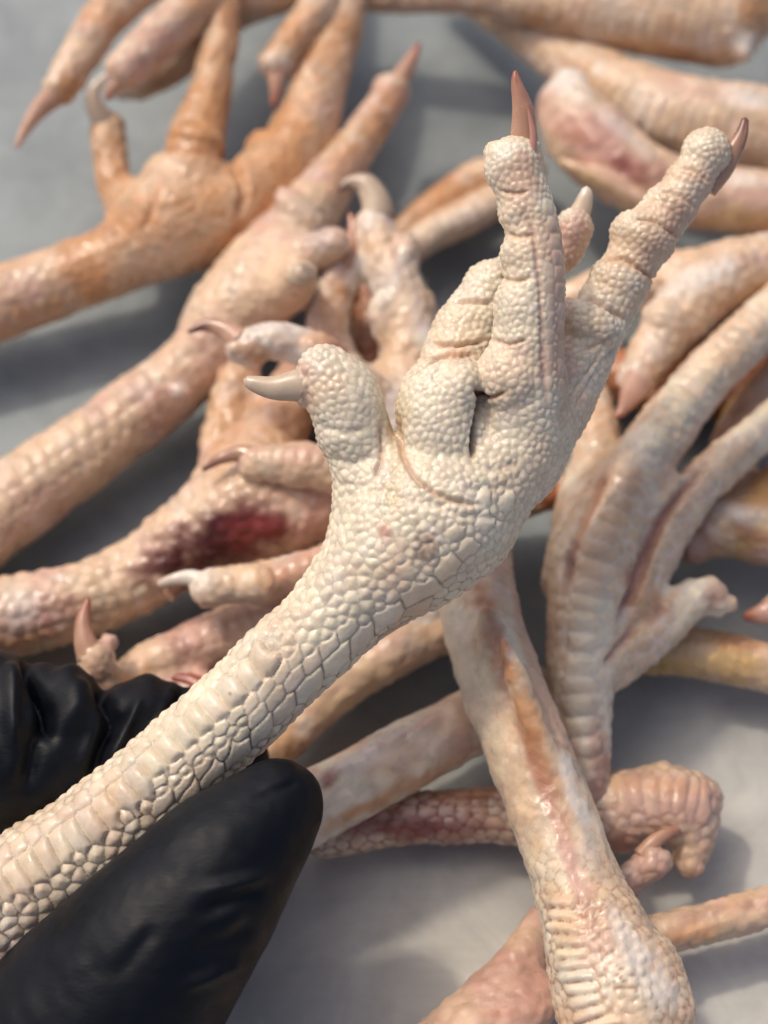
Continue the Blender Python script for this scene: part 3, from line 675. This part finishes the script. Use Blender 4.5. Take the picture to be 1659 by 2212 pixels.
pile('orange foot lying palm up at the top left with spread toes', colors=('tan', 'orange', 'orange'),
     tubes=[([(-120, 700, 1.2, 80), (0, 655, 1.3, 80), (150, 600, 1.4, 76), (270, 550, 1.6, 80), (370, 480, 1.8, 108)], 60),
            ([(370, 480, 1.8, 108), (480, 460, 1.8, 100), (580, 400, 1.8, 88), (650, 300, 1.9, 74), (690, 180, 2.1, 60), (730, 60, 2.2, 54), (755, -60, 2.2, 48)], 50),
            ([(290, 470, 1.7, 56), (250, 400, 1.9, 40), (236, 330, 2.1, 37), (232, 280, 2.2, 39)], 40),
            ([(410, 370, 2.1, 75), (430, 280, 2.3, 58), (455, 190, 2.5, 44), (475, 90, 2.7, 40), (485, -20, 2.9, 36)], 16)],
     creases=[([(318, 322), (400, 318), (500, 345)], 7, 14, 'deep', .45), ([(500, 345), (525, 400), (520, 470)], 10, 16, 'orange', .4), ([(310, 500), (330, 440), (318, 380)], 8, 10)],
     balls=[(405, 395, 2.2, (98, 90, 70), 0, 12), (425, 300, 2.5, (60, 34, 50), 12, 6), (560, 325, 2.0, (34, 44, 36), 20, 10)],
     claws=[([(225, 262, 2.4, 26), (203, 225, 2.7, 19), (205, 190, 2.9, 13), (232, 160, 3.0, 6)], 'hornpale', 'white')],
     stains=[(470, 250, 0, (90, 320, 12), 'orange', .8), (600, 380, 0, (180, 150, -40), 'orange', .8), (640, 470, 0, (150, 70, -30), 'rust', .7), (240, 360, 0, (60, 110, 0), 'orange', .7), (40, 640, 0, 90, 'pink', .7), (480, 590, 0, 60, 'deep', .6), (400, 370, 0, (70, 60, 0), 'tan', .6), (450, 430, 0, 50, 'orange', .7), (700, 240, 0, 50, 'pink', .5)],
     rows=[dict(path=[(20, 690), (150, 645), (280, 610), (400, 585), (470, 555)], pitch=32, width=40)])

pile('foot hanging in from the top edge with toes pointing down', colors=('tan', 'orange', 'white'),
     tubes=[([(640, -420, 2.0, 80), (600, -220, 2.3, 85), (565, -60, 2.5, 95)], 60),
            ([(480, -130, 2.7, 70), (340, -60, 2.9, 54), (240, 20, 3.0, 48), (180, 110, 3.0, 43), (130, 190, 3.0, 38)], 50),
            ([(520, -70, 2.7, 70), (430, 5, 3.0, 54), (340, 85, 3.1, 48), (272, 148, 3.2, 44)], 50),
            ([(520, -20, 2.2, 70), (440, 60, 2.0, 56), (370, 130, 1.9, 50), (300, 180, 1.7, 38)], 40),
            ([(650, -60, 2.5, 62), (690, 10, 2.6, 46), (640, 80, 2.6, 40), (594, 136, 2.6, 36)], 40)],
     balls=[(565, -20, 2.6, (85, 58, 70), 0, 10)],
     claws=[([(118, 205, 3.0, 27), (90, 230, 2.9, 22), (60, 270, 2.8, 14), (36, 318, 2.7, 5)], 'horn', 'horn'), ([(262, 172, 3.2, 18), (240, 196, 3.1, 12), (232, 215, 3.0, 6)], 'horn', 'hornred'),
            ([(300, 190, 1.7, 22), (262, 200, 1.6, 16), (228, 190, 1.6, 8)], 'hornpale', 'horn'), ([(598, 150, 2.6, 23), (596, 190, 2.5, 15), (590, 228, 2.4, 6)], 'horn', 'hornred')],
     stains=[(330, 80, 0, (120, 60, -45), 'pink', .8), (270, 145, 0, 55, 'pink', .7), (180, 60, 0, 18, 'red', .7), (440, 0, 0, 70, 'orange', .7)])

pile('long shank foot with an oval spur and one toe pointing up to the right', colors=('tan', 'pink', 'white'),
     tubes=[([(-120, 1190, 1.0, 100), (40, 1075, 1.05, 92), (200, 962, 1.1, 84), (340, 858, 1.2, 78), (440, 770, 1.4, 74), (500, 690, 1.6, 88)], 60),
            ([(500, 690, 1.6, 90), (560, 600, 1.9, 92), (640, 500, 2.0, 76), (720, 385, 2.0, 54), (790, 285, 2.0, 44), (845, 200, 2.0, 37)], 60),
            ([(560, 640, 2.0, 80), (630, 620, 2.8, 48), (650, 596, 3.5, 36)], 40),
            ([(600, 570, 2.2, 70), (670, 545, 2.8, 44), (720, 525, 3.1, 36)], 40)],
     balls=[(385, 845, 2.1, (30, 22, 22), 20, 5), (650, 470, 2.4, (80, 40, 50), 50, 6), (845, 195, 2.0, (40, 38, 38), 0, 8)],
     claws=[([(858, 180, 2.0, 25), (876, 150, 2.1, 19), (893, 120, 2.2, 12), (905, 94, 2.3, 5)], 'horn', 'hornred'), ([(650, 596, 3.6, 30), (650, 592, 3.95, 27), (650, 590, 4.05, 20)], 'hornpale', 'hornpale', 'blunt oval nail seen end on')],
     stains=[(820, 260, 0, (60, 120, 35), 'orange', .8), (470, 760, 0, 90, 'pink', .7), (385, 845, 0, 24, 'white', .9), (380, 880, 0, (80, 40, -35), 'pink', .7), (200, 1020, 0, (160, 40, -35), 'tan', .8), (690, 520, 0, 50, 'grey', .6), (740, 360, 0, 60, 'orange', .5), (580, 590, 0, (120, 90, -40), 'tan', .7)],
     rows=[dict(path=[(0, 1040), (120, 955), (240, 880), (330, 800), (420, 735)], pitch=40, width=60), dict(path=[(0, 1105), (120, 1015), (240, 935), (340, 860)], pitch=36, width=44)])

pile('foot behind the raised back toe with three clawed toes fanned upward and left', colors=('white', 'tan', 'pink'), pebble=32,
     tubes=[([(920, 1330, 1.0, 70), (905, 1160, 1.3, 75), (870, 1000, 1.7, 82), (850, 930, 2.0, 85)], 60),
            ([(850, 930, 2.0, 80), (880, 800, 2.1, 66), (878, 700, 2.3, 64), (846, 590, 2.6, 55), (805, 490, 2.8, 42)], 60),
            ([(820, 920, 2.0, 72), (745, 820, 2.0, 56), (712, 740, 2.1, 48), (715, 660, 2.3, 46), (735, 590, 2.5, 40)], 60),
            ([(820, 900, 2.4, 62), (760, 815, 3.0, 46), (680, 760, 3.3, 42), (590, 738, 3.4, 40), (520, 748, 3.4, 36)], 50)],
     balls=[(865, 560, 2.7, (42, 60, 46), 15, 6), (885, 660, 2.4, (55, 50, 50), 10, 6), (890, 760, 2.3, (58, 52, 56), 0, 6), (535, 758, 3.3, (44, 34, 38), 20, 8), (835, 700, 2.5, (36, 70, 36), -15, 6), (600, 735, 3.5, (46, 36, 38), 15, 5), (690, 758, 3.4, (52, 42, 42), 25, 5)],
     claws=[([(815, 468, 2.9, 34), (812, 435, 3.0, 32), (790, 400, 3.1, 26), (755, 395, 3.1, 15), (735, 408, 3.1, 7)], 'hornpale', 'horndark'), ([(740, 585, 2.6, 34), (755, 545, 2.7, 26), (763, 505, 2.8, 15), (757, 462, 2.9, 6)], 'horn', 'hornred'),
            ([(520, 738, 3.5, 30), (485, 712, 3.5, 21), (445, 702, 3.5, 14), (408, 716, 3.5, 5)], 'horn', 'horndark')],
     stains=[(715, 700, 0, (60, 130, 0), 'orange', .75), (720, 760, 0, 40, 'red', .5), (545, 765, 0, (60, 32, 15), 'orange', .8), (735, 590, 0, 40, 'rust', .5), (870, 650, 0, (30, 150, 15), 'tan', .6), (790, 1000, 0, 70, 'orange', .5)])

pile('blood stained foot on the left with a dark red wound by its palm', colors=('tan', 'pink', 'white'), n_scales=110, pebble=36, relief=.28,
     tubes=[([(-130, 1370, 1.1, 92), (60, 1325, 1.1, 88), (200, 1290, 1.1, 82), (320, 1230, 1.2, 82), (430, 1150, 1.5, 92), (540, 1090, 1.6, 104)], 60),
            ([(540, 1090, 1.6, 104), (640, 1090, 1.7, 95), (760, 1060, 1.7, 75), (860, 1050, 1.6, 60)], 80),
            ([(490, 1090, 1.6, 60), (480, 970, 1.5, 48), (505, 850, 1.5, 44), (535, 750, 1.4, 40)], 60),
            ([(560, 1060, 1.7, 80), (590, 950, 1.5, 68), (640, 850, 1.3, 62), (690, 760, 1.1, 50)], 60)],
     balls=[(600, 1120, 1.9, (110, 55, 60), -8, 10)],
     stains=[(470, 1170, 0, (190, 80, -26), 'red', 1.0), (460, 1175, 0, (170, 74, -28), 'blood', 1.0), (545, 1145, 0, (100, 54, -20), 'blood', .9), (560, 1140, 0, (95, 60, -20), 'red', .85), (620, 1080, 0, (110, 40, 0), 'pink', .6), (90, 1330, 0, (150, 40, -12), 'red', .45), (490, 900, 0, (60, 160, 8), 'orange', .6), (640, 900, 0, (80, 120, 15), 'orange', .5), (60, 1390, 0, (140, 30, -14), 'orange', .6), (40, 1310, 0, 60, 'white', .6)],
     rows=[dict(path=[(10, 1320), (120, 1300), (240, 1270)], pitch=30, width=34), dict(path=[(20, 1355), (130, 1335), (250, 1300)], pitch=30, width=34)])

pile('foot behind the raised shank with two ringed toes pointing left', colors=('tan', 'pink', 'white'),
     tubes=[([(1190, 1058, 1.3, 42), (1060, 1085, 1.3, 60), (920, 1115, 1.6, 75), (840, 1120, 2.0, 80)], 60),
            ([(840, 1110, 2.1, 72), (760, 1035, 2.5, 52), (660, 1002, 2.7, 48), (550, 1002, 2.7, 38)], 60),
            ([(840, 1150, 2.0, 72), (740, 1212, 2.1, 52), (600, 1252, 2.1, 46), (450, 1268, 2.1, 40)], 60)],
     claws=[([(548, 988, 2.8, 26), (515, 980, 2.8, 19), (475, 992, 2.8, 12), (440, 1014, 2.7, 5)], 'horn', 'horndark'), ([(440, 1258, 2.2, 22), (410, 1248, 2.2, 18), (375, 1252, 2.2, 13), (345, 1262, 2.1, 9)], 'white', 'hornpale'),
            ([(362, 1262, 2.1, 9), (362, 1280, 2.0, 8), (372, 1296, 1.9, 7)], 'horn', 'horn', 'torn shred under the claw')],
     balls=[(455, 1275, 2.1, (40, 38, 38), 0, 8), (650, 1010, 2.7, (60, 46, 48), 5, 5), (560, 1262, 2.2, (55, 44, 46), 5, 5)],
     stains=[(1180, 1060, 0, (70, 55, 0), 'rust', .95), (440, 1255, 0, 45, 'white', .7), (620, 1260, 0, 70, 'orange', .4), (650, 960, 0, 70, 'pink', .5)],
     rows=[dict(path=[(560, 985), (650, 985), (740, 1005)], pitch=26, width=56), dict(path=[(480, 1255), (600, 1240), (720, 1200)], pitch=28, width=52)])

pile('foot under the gloved finger with one red brown claw standing upright', colors=('pink', 'tan', 'white'),
     tubes=[([(740, 1265, 1.0, 56), (600, 1325, 1.0, 60), (460, 1385, 1.0, 60), (320, 1450, 1.0, 58), (250, 1530, 1.0, 60)], 60),
            ([(250, 1540, 1.1, 56), (225, 1480, 1.6, 44), (212, 1425, 2.0, 38)], 40),
            ([(300, 1540, 1.0, 50), (400, 1500, 1.1, 40), (440, 1490, 1.1, 34)], 40)],
     balls=[(236, 1388, 2.0, (22, 22, 22), 0, 8), (205, 1430, 2.0, (38, 44, 38), 0, 8)],
     claws=[([(196, 1420, 2.1, 31), (184, 1385, 2.2, 25), (180, 1340, 2.3, 16), (191, 1294, 2.4, 6)], 'horn', 'hornred'), ([(440, 1492, 1.3, 26), (410, 1474, 1.3, 21), (375, 1466, 1.3, 10)], 'hornred', 'red')],
     stains=[(330, 1430, 0, 70, 'tan', .7), (215, 1470, 0, 60, 'pink', .6), (390, 1390, 0, 35, 'red', .35), (290, 1460, 0, 40, 'orange', .6)],
     rows=[dict(path=[(360, 1415), (470, 1365), (600, 1308)], pitch=28, width=44)])

pile('large thick shank crossing the lower middle with a scaly cut end', vox=.00042, colors=('tan', 'cream', 'white'), n_scales=120, pebble=26, relief=.22, mix3=.3,
     tubes=[([(1060, 1060, 2.0, 62), (1030, 1180, 2.2, 78), (1030, 1290, 2.4, 84), (1070, 1440, 2.5, 90), (1140, 1620, 2.6, 92), (1205, 1790, 2.6, 93), (1255, 1930, 2.6, 98), (1300, 2050, 2.6, 122), (1340, 2170, 2.5, 140), (1370, 2290, 2.4, 120)], 50),
            ([(1400, 2100, 2.7, 60), (1440, 2190, 2.7, 50)], 60)],
     balls=[(1180, 1640, 3.2, (30, 280, 30), -20, 40), (1110, 1500, 2.9, (50, 200, 60), -18, 40)],
     stains=[(1075, 1380, 0, (32, 200, -18), 'rust', .8), (1170, 1700, 0, (14, 330, -20), 'rose', .8), (1240, 1900, 0, (12, 150, -18), 'red', .5), (1130, 1530, 0, (34, 170, -20), 'orange', .75), (1200, 1740, 0, (22, 210, -20), 'rust', .6), (1245, 1880, 0, (26, 130, -18), 'pink', .8), (1150, 1370, 0, (40, 220, -20), 'pink', .6), (1215, 1600, 0, (26, 150, -20), 'pink', .6), (1225, 1650, 0, (18, 34, -15), 'white', .9), (1255, 1745, 0, (20, 60, -28), 'white', .9), (1275, 1830, 0, (20, 80, -22), 'grey', .6), (1370, 2060, 0, (40, 130, -28), 'white', .9), (1430, 2150, 0, 55, 'white', .9), (1290, 2040, 0, (60, 90, -15), 'pink', .55), (1060, 1210, 0, 70, 'pink', .6), (1020, 1480, 0, (40, 250, -18), 'cream', .7), (1340, 2190, 0, (110, 60, 0), 'tan', .6)],
     groove=('rust', lambda px, py: np.interp(py, [1250, 1800, 1960], [.12, .15, .7])), relief_fn=lambda px, py: np.interp(py, [1250, 1850, 1960], [.2, .25, 1.0]), scute_relief=.6,
     rows=[dict(path=[(1208, 1930), (1215, 2000), (1232, 2080), (1258, 2160), (1285, 2215)], pitch=28, width=(90, 120), h=1.5)],
     scutes=[(x + (j % 2) * 4, y, 70, 25, 22) for j, y in enumerate(range(1945, 2190, 25)) for x in (1268 + int((y - 1945) * .18), 1296 + int((y - 1945) * .2), 1324 + int((y - 1945) * .22), 1350 + int((y - 1945) * .25))])

pile('foot on the right seen from above with broad ringed toes reaching up and right', groove=('white', .7), colors=('tan', 'cream', 'white'), pebble=28, mix3=.3,
     tubes=[([(1285, 1790, 1.0, 36), (1270, 1640, 1.5, 48), (1258, 1500, 1.9, 68), (1265, 1350, 2.1, 86), (1285, 1210, 2.2, 96)], 30),
            ([(1285, 1215, 2.25, 90), (1328, 1090, 2.45, 76), (1400, 980, 2.5, 66), (1480, 870, 2.5, 60), (1570, 770, 2.5, 57), (1700, 650, 2.4, 54)], 20),
            ([(1345, 1310, 1.95, 70), (1425, 1160, 2.1, 58), (1510, 1050, 2.2, 50), (1600, 970, 2.2, 46), (1710, 880, 2.2, 44)], 16),
            ([(1225, 1260, 1.9, 56), (1250, 1110, 1.85, 54), (1290, 980, 1.8, 54), (1275, 880, 1.7, 50), (1235, 780, 1.6, 45)], 14),
            ([(1310, 1430, 1.8, 66), (1400, 1370, 1.8, 56), (1480, 1305, 1.9, 47), (1530, 1285, 1.9, 40)], 24)],
     creases=[([(1322, 990), (1290, 1065), (1262, 1125), (1232, 1200), (1220, 1290)], 8, 22, 'rose', .7), ([(1525, 1000), (1450, 1095), (1405, 1180), (1372, 1270), (1340, 1340)], 9, 26, 'rose', .8), ([(1305, 1440), (1345, 1390), (1375, 1350)], 7, 14, 'rose', .6)],
     balls=[(1385, 1150, 2.1, (72, 150, 56), 30, 24), (1285, 1150, 2.05, (55, 130, 56), 20, 20), (1545, 1300, 1.9, (30, 34, 30), 0, 6), (1575, 1305, 1.9, (18, 20, 18), 0, 6)],
     stains=[(1300, 1700, 0, (40, 150, -4), 'red', .6), (1290, 1600, 0, (30, 110, 0), 'pink', .8), (1390, 1300, 0, 60, 'orange', .5), (1420, 1330, 0, 26, 'red', .4), (1400, 1180, 0, (20, 140, 28), 'red', .55), (1540, 1290, 0, 50, 'red', .5), (1560, 900, 0, (40, 200, 42), 'pink', .7), (1300, 1000, 0, (90, 160, 0), 'orange', .45), (1260, 1260, 0, (60, 120, 0), 'tan', .5)],
     rows=[dict(path=[(1262, 1640), (1252, 1540), (1252, 1430), (1262, 1320), (1285, 1210), (1322, 1100), (1390, 985), (1470, 872), (1560, 770), (1670, 670)], pitch=(44, 26), width=(84, 92), h=1.6),
           dict(path=[(1205, 1400), (1215, 1290), (1235, 1190), (1265, 1060)], pitch=36, width=42),
           dict(path=[(1395, 1240), (1440, 1130), (1520, 1040), (1610, 960), (1690, 900)], pitch=28, width=62),
           dict(path=[(1270, 1080), (1292, 980), (1280, 890)], pitch=30, width=60, h=.7)])

pile('whitish foot on the right whose pink nail points down', colors=('tan', 'white', 'pink'), pebble=32,
     tubes=[([(1760, 560, 1.9, 74), (1600, 590, 2.1, 72), (1490, 660, 2.3, 68), (1420, 745, 2.3, 54), (1372, 818, 2.3, 42)], 60),
            ([(1560, 600, 1.8, 70), (1400, 610, 1.6, 62), (1290, 630, 1.4, 48), (1230, 650, 1.3, 40)], 60)],
     balls=[(1440, 700, 2.5, (60, 50, 50), 45, 6)],
     claws=[([(1385, 815, 2.6, 34), (1366, 848, 2.5, 27), (1346, 885, 2.4, 13), (1333, 900, 2.4, 6)], 'pink', 'hornred')],
     stains=[(1640, 560, 0, (90, 22, -8), 'pink', .8), (1480, 720, 0, (120, 30, -45), 'tan', .5), (1500, 600, 0, (140, 35, -20), 'white', .8), (1372, 830, 0, 40, 'pink', .6), (1600, 640, 0, (120, 30, -20), 'orange', .4)],
     rows=[dict(path=[(1640, 540), (1540, 570), (1450, 650), (1390, 750)], pitch=26, width=44)])

pile('shank along the top edge ending in a white rimmed cut', colors=('tan', 'orange', 'white'),
     tubes=[([(640, -30, 1.8, 42), (850, -18, 2.0, 44), (1050, -14, 2.2, 48), (1250, 5, 2.4, 78), (1420, 30, 2.4, 92), (1560, 50, 2.3, 90)], 60), ([(1560, 40, 2.2, 80), (1700, -30, 2.2, 70)], 60)],
     balls=[(1600, 95, 2.4, (26, 40, 30), -10, 12)],
     stains=[(1610, 90, 0, 40, 'white', .95), (1640, 20, 0, (60, 60, 0), 'orange', .9), (1400, 110, 0, (200, 35, 4), 'orange', .6), (1300, 0, 0, 80, 'white', .3)],
     rows=[dict(path=[(1180, 20), (1300, 50), (1420, 70), (1540, 75)], pitch=28, width=90, h=.6)])

pile('pale ringed shank at the top right below the first one', colors=('tan', 'tan', 'white'), mix3=.5,
     tubes=[([(960, -40, .9, 32), (1080, 40, 1.2, 38), (1200, 112, 1.5, 56), (1320, 190, 1.7, 74), (1440, 245, 1.8, 88), (1570, 275, 1.8, 94), (1740, 300, 1.7, 92)], 60)],
     balls=[(1620, 215, 2.3, (80, 26, 40), 8, 20)],
     stains=[(1610, 210, 0, (80, 30, 5), 'white', .9), (1500, 190, 0, (110, 30, 15), 'pink', .7), (1380, 250, 0, (60, 60, 0), 'white', .5), (1250, 140, 0, 60, 'orange', .3)],
     rows=[dict(path=[(1180, 110), (1290, 180), (1390, 240), (1490, 275), (1620, 300)], pitch=26, width=110, h=.7)])

pile('skinned shank end with a white knob and a dark pink hollow', colors=('tan', 'pink', 'tan'), pebble=60, relief=.08, mix3=.4,
     tubes=[([(1225, 235, 2.2, 66), (1270, 300, 2.2, 84), (1380, 385, 2.1, 78), (1520, 425, 2.0, 72), (1760, 450, 1.9, 76)], 60)],
     balls=[(1228, 195, 2.3, (46, 44, 50), 0, 12), (1320, 250, 2.6, (110, 18, 30), 42, 14), (1330, 410, 2.4, (140, 22, 40), 27, 14)],
     stains=[(1230, 185, 0, 62, 'white', 1.0), (1290, 310, 0, (130, 62, 38), 'rose', .95), (1370, 375, 0, (100, 30, 40), 'red', .6), (1260, 380, 0, (130, 24, 30), 'yellow', .5), (1240, 285, 0, (50, 40, 0), 'rust', .45), (1340, 275, 0, (110, 20, 42), 'white', .5), (1430, 375, 0, 40, 'red', .5), (1600, 390, 0, (110, 22, 8), 'white', .7), (1620, 420, 0, (110, 20, 6), 'pink', .7), (1620, 475, 0, (130, 30, 5), 'yellow', .6)])

pile('two thin toes crossing the bare steel behind the tall middle toe', colors=('tan', 'orange', 'white'),
     tubes=[([(1140, 400, 1.1, 40), (1060, 440, 1.1, 40), (960, 490, 1.1, 38), (880, 540, 1.0, 34)], 40), ([(1140, 370, .8, 40), (1040, 385, .8, 42), (960, 435, .8, 40), (870, 500, .7, 36)], 20)],
     stains=[(1000, 470, 0, (120, 26, -25), 'white', .6), (980, 420, 0, (110, 24, -25), 'orange', .7)],
     rows=[dict(path=[(1110, 415), (1000, 472), (900, 525)], pitch=28, width=54)])

pile('pink and yellow foot at the right edge under the ringed toes', colors=('yellow', 'pink', 'white'),
     tubes=[([(1760, 1180, 1.4, 70), (1650, 1140, 1.5, 64), (1560, 1140, 1.4, 58), (1500, 1170, 1.2, 50)], 60), ([(1560, 1130, 1.2, 50), (1580, 1000, .9, 55), (1630, 880, .9, 55), (1720, 780, .9, 50)], 60), ([(1640, 1150, 1.3, 60), (1680, 1060, 1.4, 50), (1740, 980, 1.4, 46)], 60)],
     stains=[(1600, 1110, 0, (90, 30, 10), 'white', .8), (1620, 1150, 0, (90, 24, 10), 'red', .45), (1640, 1060, 0, 60, 'orange', .6)])

pile('smooth tan shank reaching the right edge below the cut pink toe', colors=('tan', 'yellow', 'pink'),
     tubes=[([(1380, 1400, .8, 58), (1480, 1405, .9, 56), (1600, 1430, .9, 54), (1760, 1465, .9, 54)], 60), ([(1740, 1300, 1.3, 44), (1680, 1315, 1.4, 36)], 30)],
     claws=[([(1690, 1310, 1.5, 34), (1650, 1325, 1.5, 24), (1610, 1332, 1.4, 10)], 'pink', 'hornred')],
     stains=[(1600, 1390, 0, (120, 22, 8), 'deep', .6), (1500, 1385, 0, 50, 'tan', .6)])

pile('pale shank with a bruised upper side beside the gloved thumb tip', colors=('cream', 'tan', 'white'), pebble=44, relief=.08,
     tubes=[([(520, 1830, 1.6, 78), (690, 1738, 1.6, 78), (850, 1650, 1.5, 76), (1000, 1570, 1.4, 72), (1140, 1500, 1.2, 66)], 60)],
     stains=[(860, 1590, 0, (200, 38, -28), 'grey', .75), (780, 1640, 0, (90, 30, -28), 'white', .8), (710, 1680, 0, (32, 24, -28), 'red', .85), (760, 1760, 0, (120, 22, -28), 'orange', .85), (900, 1690, 0, (150, 20, -28), 'orange', .6), (980, 1600, 0, (90, 50, -28), 'pink', .5), (660, 1650, 0, 50, 'pink', .7), (920, 1560, 0, (150, 14, -28), 'pink', .7)])

pile('brownish shank lying on the steel just under the raised shank', colors=('tan', 'pink', 'tan'), pebble=40, relief=.12,
     tubes=[([(980, 1350, 1.0, 52), (840, 1410, 1.0, 58), (720, 1490, .9, 56), (610, 1590, .9, 54), (500, 1700, .9, 54)], 60)],
     stains=[(620, 1600, 0, 70, 'orange', .5), (880, 1390, 0, 70, 'grey', .5), (660, 1570, 0, 30, 'white', .6)])

pile('dark red scaly shank whose foot curls over at the lower right', vox=.0004, colors=('tan', 'pink', 'white'), n_scales=70, pebble=32, relief=.24, mix3=.3,
     tubes=[([(700, 1805, .6, 48), (900, 1768, .65, 56), (1080, 1762, .7, 60), (1250, 1765, .8, 66), (1340, 1770, .9, 72)], 60),
            ([(1310, 1745, .95, 72), (1390, 1735, 1.1, 76), (1460, 1750, 1.1, 78), (1492, 1800, 1.0, 52), (1486, 1856, .9, 32)], 30),
            ([(1440, 1700, 1.2, 44), (1500, 1708, 1.2, 40), (1528, 1720, 1.15, 26)], 40), ([(1528, 1718, 1.15, 24), (1518, 1800, 1.0, 22), (1498, 1866, .9, 22)], 30),
            ([(1330, 1950, 1.0, 36), (1360, 1900, 1.2, 33), (1415, 1862, 1.4, 33)], 20)],
     balls=[(1420, 1862, 1.4, (36, 30, 32), -15, 6)],
     claws=[([(1385, 1850, 1.4, 20), (1415, 1818, 1.5, 17), (1450, 1798, 1.5, 11), (1480, 1790, 1.4, 5)], 'horn', 'hornred')],
     groove=('red', lambda px, py: np.where(px < 1300, .8, .3)),
     stains=[(900, 1790, 0, (190, 36, 0), 'red', .8), (1000, 1720, 0, (160, 30, 0), 'rust', .5), (1370, 1750, 0, 45, 'pink', .7), (1340, 1840, 0, 50, 'red', .35), (1420, 1700, 0, (110, 24, 4), 'orange', .5), (1480, 1830, 0, 50, 'tan', .6)],
     rows=[dict(path=[(780, 1790), (900, 1782), (1020, 1778), (1130, 1780)], pitch=44, width=30), dict(path=[(860, 1755), (980, 1748), (1110, 1750)], pitch=40, width=28), dict(path=[(900, 1722), (1000, 1715), (1110, 1718)], pitch=40, width=28),
           dict(path=[(1320, 1708), (1390, 1700), (1450, 1706), (1520, 1725)], pitch=36, width=116, h=.8)])

pile('slim brown toe coming in from the right edge near the bottom corner', colors=('tan', 'pink', 'orange'), pebble=30,
     tubes=[([(1340, 2060, .9, 56), (1420, 2022, 1.0, 48), (1500, 2002, 1.0, 45), (1600, 1975, 1.0, 44), (1760, 1935, 1.0, 46)], 40)],
     balls=[(1410, 2050, 1.0, (56, 40, 40), -18, 8)],
     stains=[(1600, 1955, 0, (150, 20, -14), 'red', .35), (1480, 2020, 0, (90, 30, -14), 'orange', .7), (1420, 2060, 0, 50, 'tan', .7)])

pile('pinkish brown foot cut off by the bottom edge beside the scaly cut end', colors=('pink', 'tan', 'tan'), pebble=34,
     tubes=[([(800, 2440, 1.0, 100), (940, 2300, 1.0, 88), (1040, 2190, 1.0, 70), (1115, 2090, 1.0, 52), (1165, 2000, .9, 38)], 60), ([(1030, 2240, 1.2, 70), (1130, 2190, 1.3, 52), (1190, 2150, 1.2, 40)], 60)],
     stains=[(1000, 2190, 0, (60, 60, 0), 'tan', .7), (1080, 2190, 0, (50, 14, 0), 'rust', .5), (1060, 2080, 0, (120, 40, -45), 'rose', .7), (1150, 2110, 0, (50, 90, 0), 'rose', .6)])
pile('shaded brown foot in the gap between the ringed toes and the pink nailed foot', colors=('deep', 'rust', 'tan'),  # added foot; its dark brown fills the gap in place of shade
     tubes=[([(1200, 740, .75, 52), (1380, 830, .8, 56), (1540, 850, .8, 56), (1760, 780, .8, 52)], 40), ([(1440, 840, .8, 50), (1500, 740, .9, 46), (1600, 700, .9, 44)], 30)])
pile('shaded brown toe in the gap between the two upright clawed toes', colors=('deep', 'rust', 'tan'),  # added toe, coloured dark so this gap reads as shade
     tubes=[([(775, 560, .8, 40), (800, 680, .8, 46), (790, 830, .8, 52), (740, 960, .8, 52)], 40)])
for s in STATS: print(s)
print('faces', sum(len(m.polygons) for m in bpy.data.meshes), 'objects', len(bpy.data.objects), 'time', round(time.time() - T0, 1))
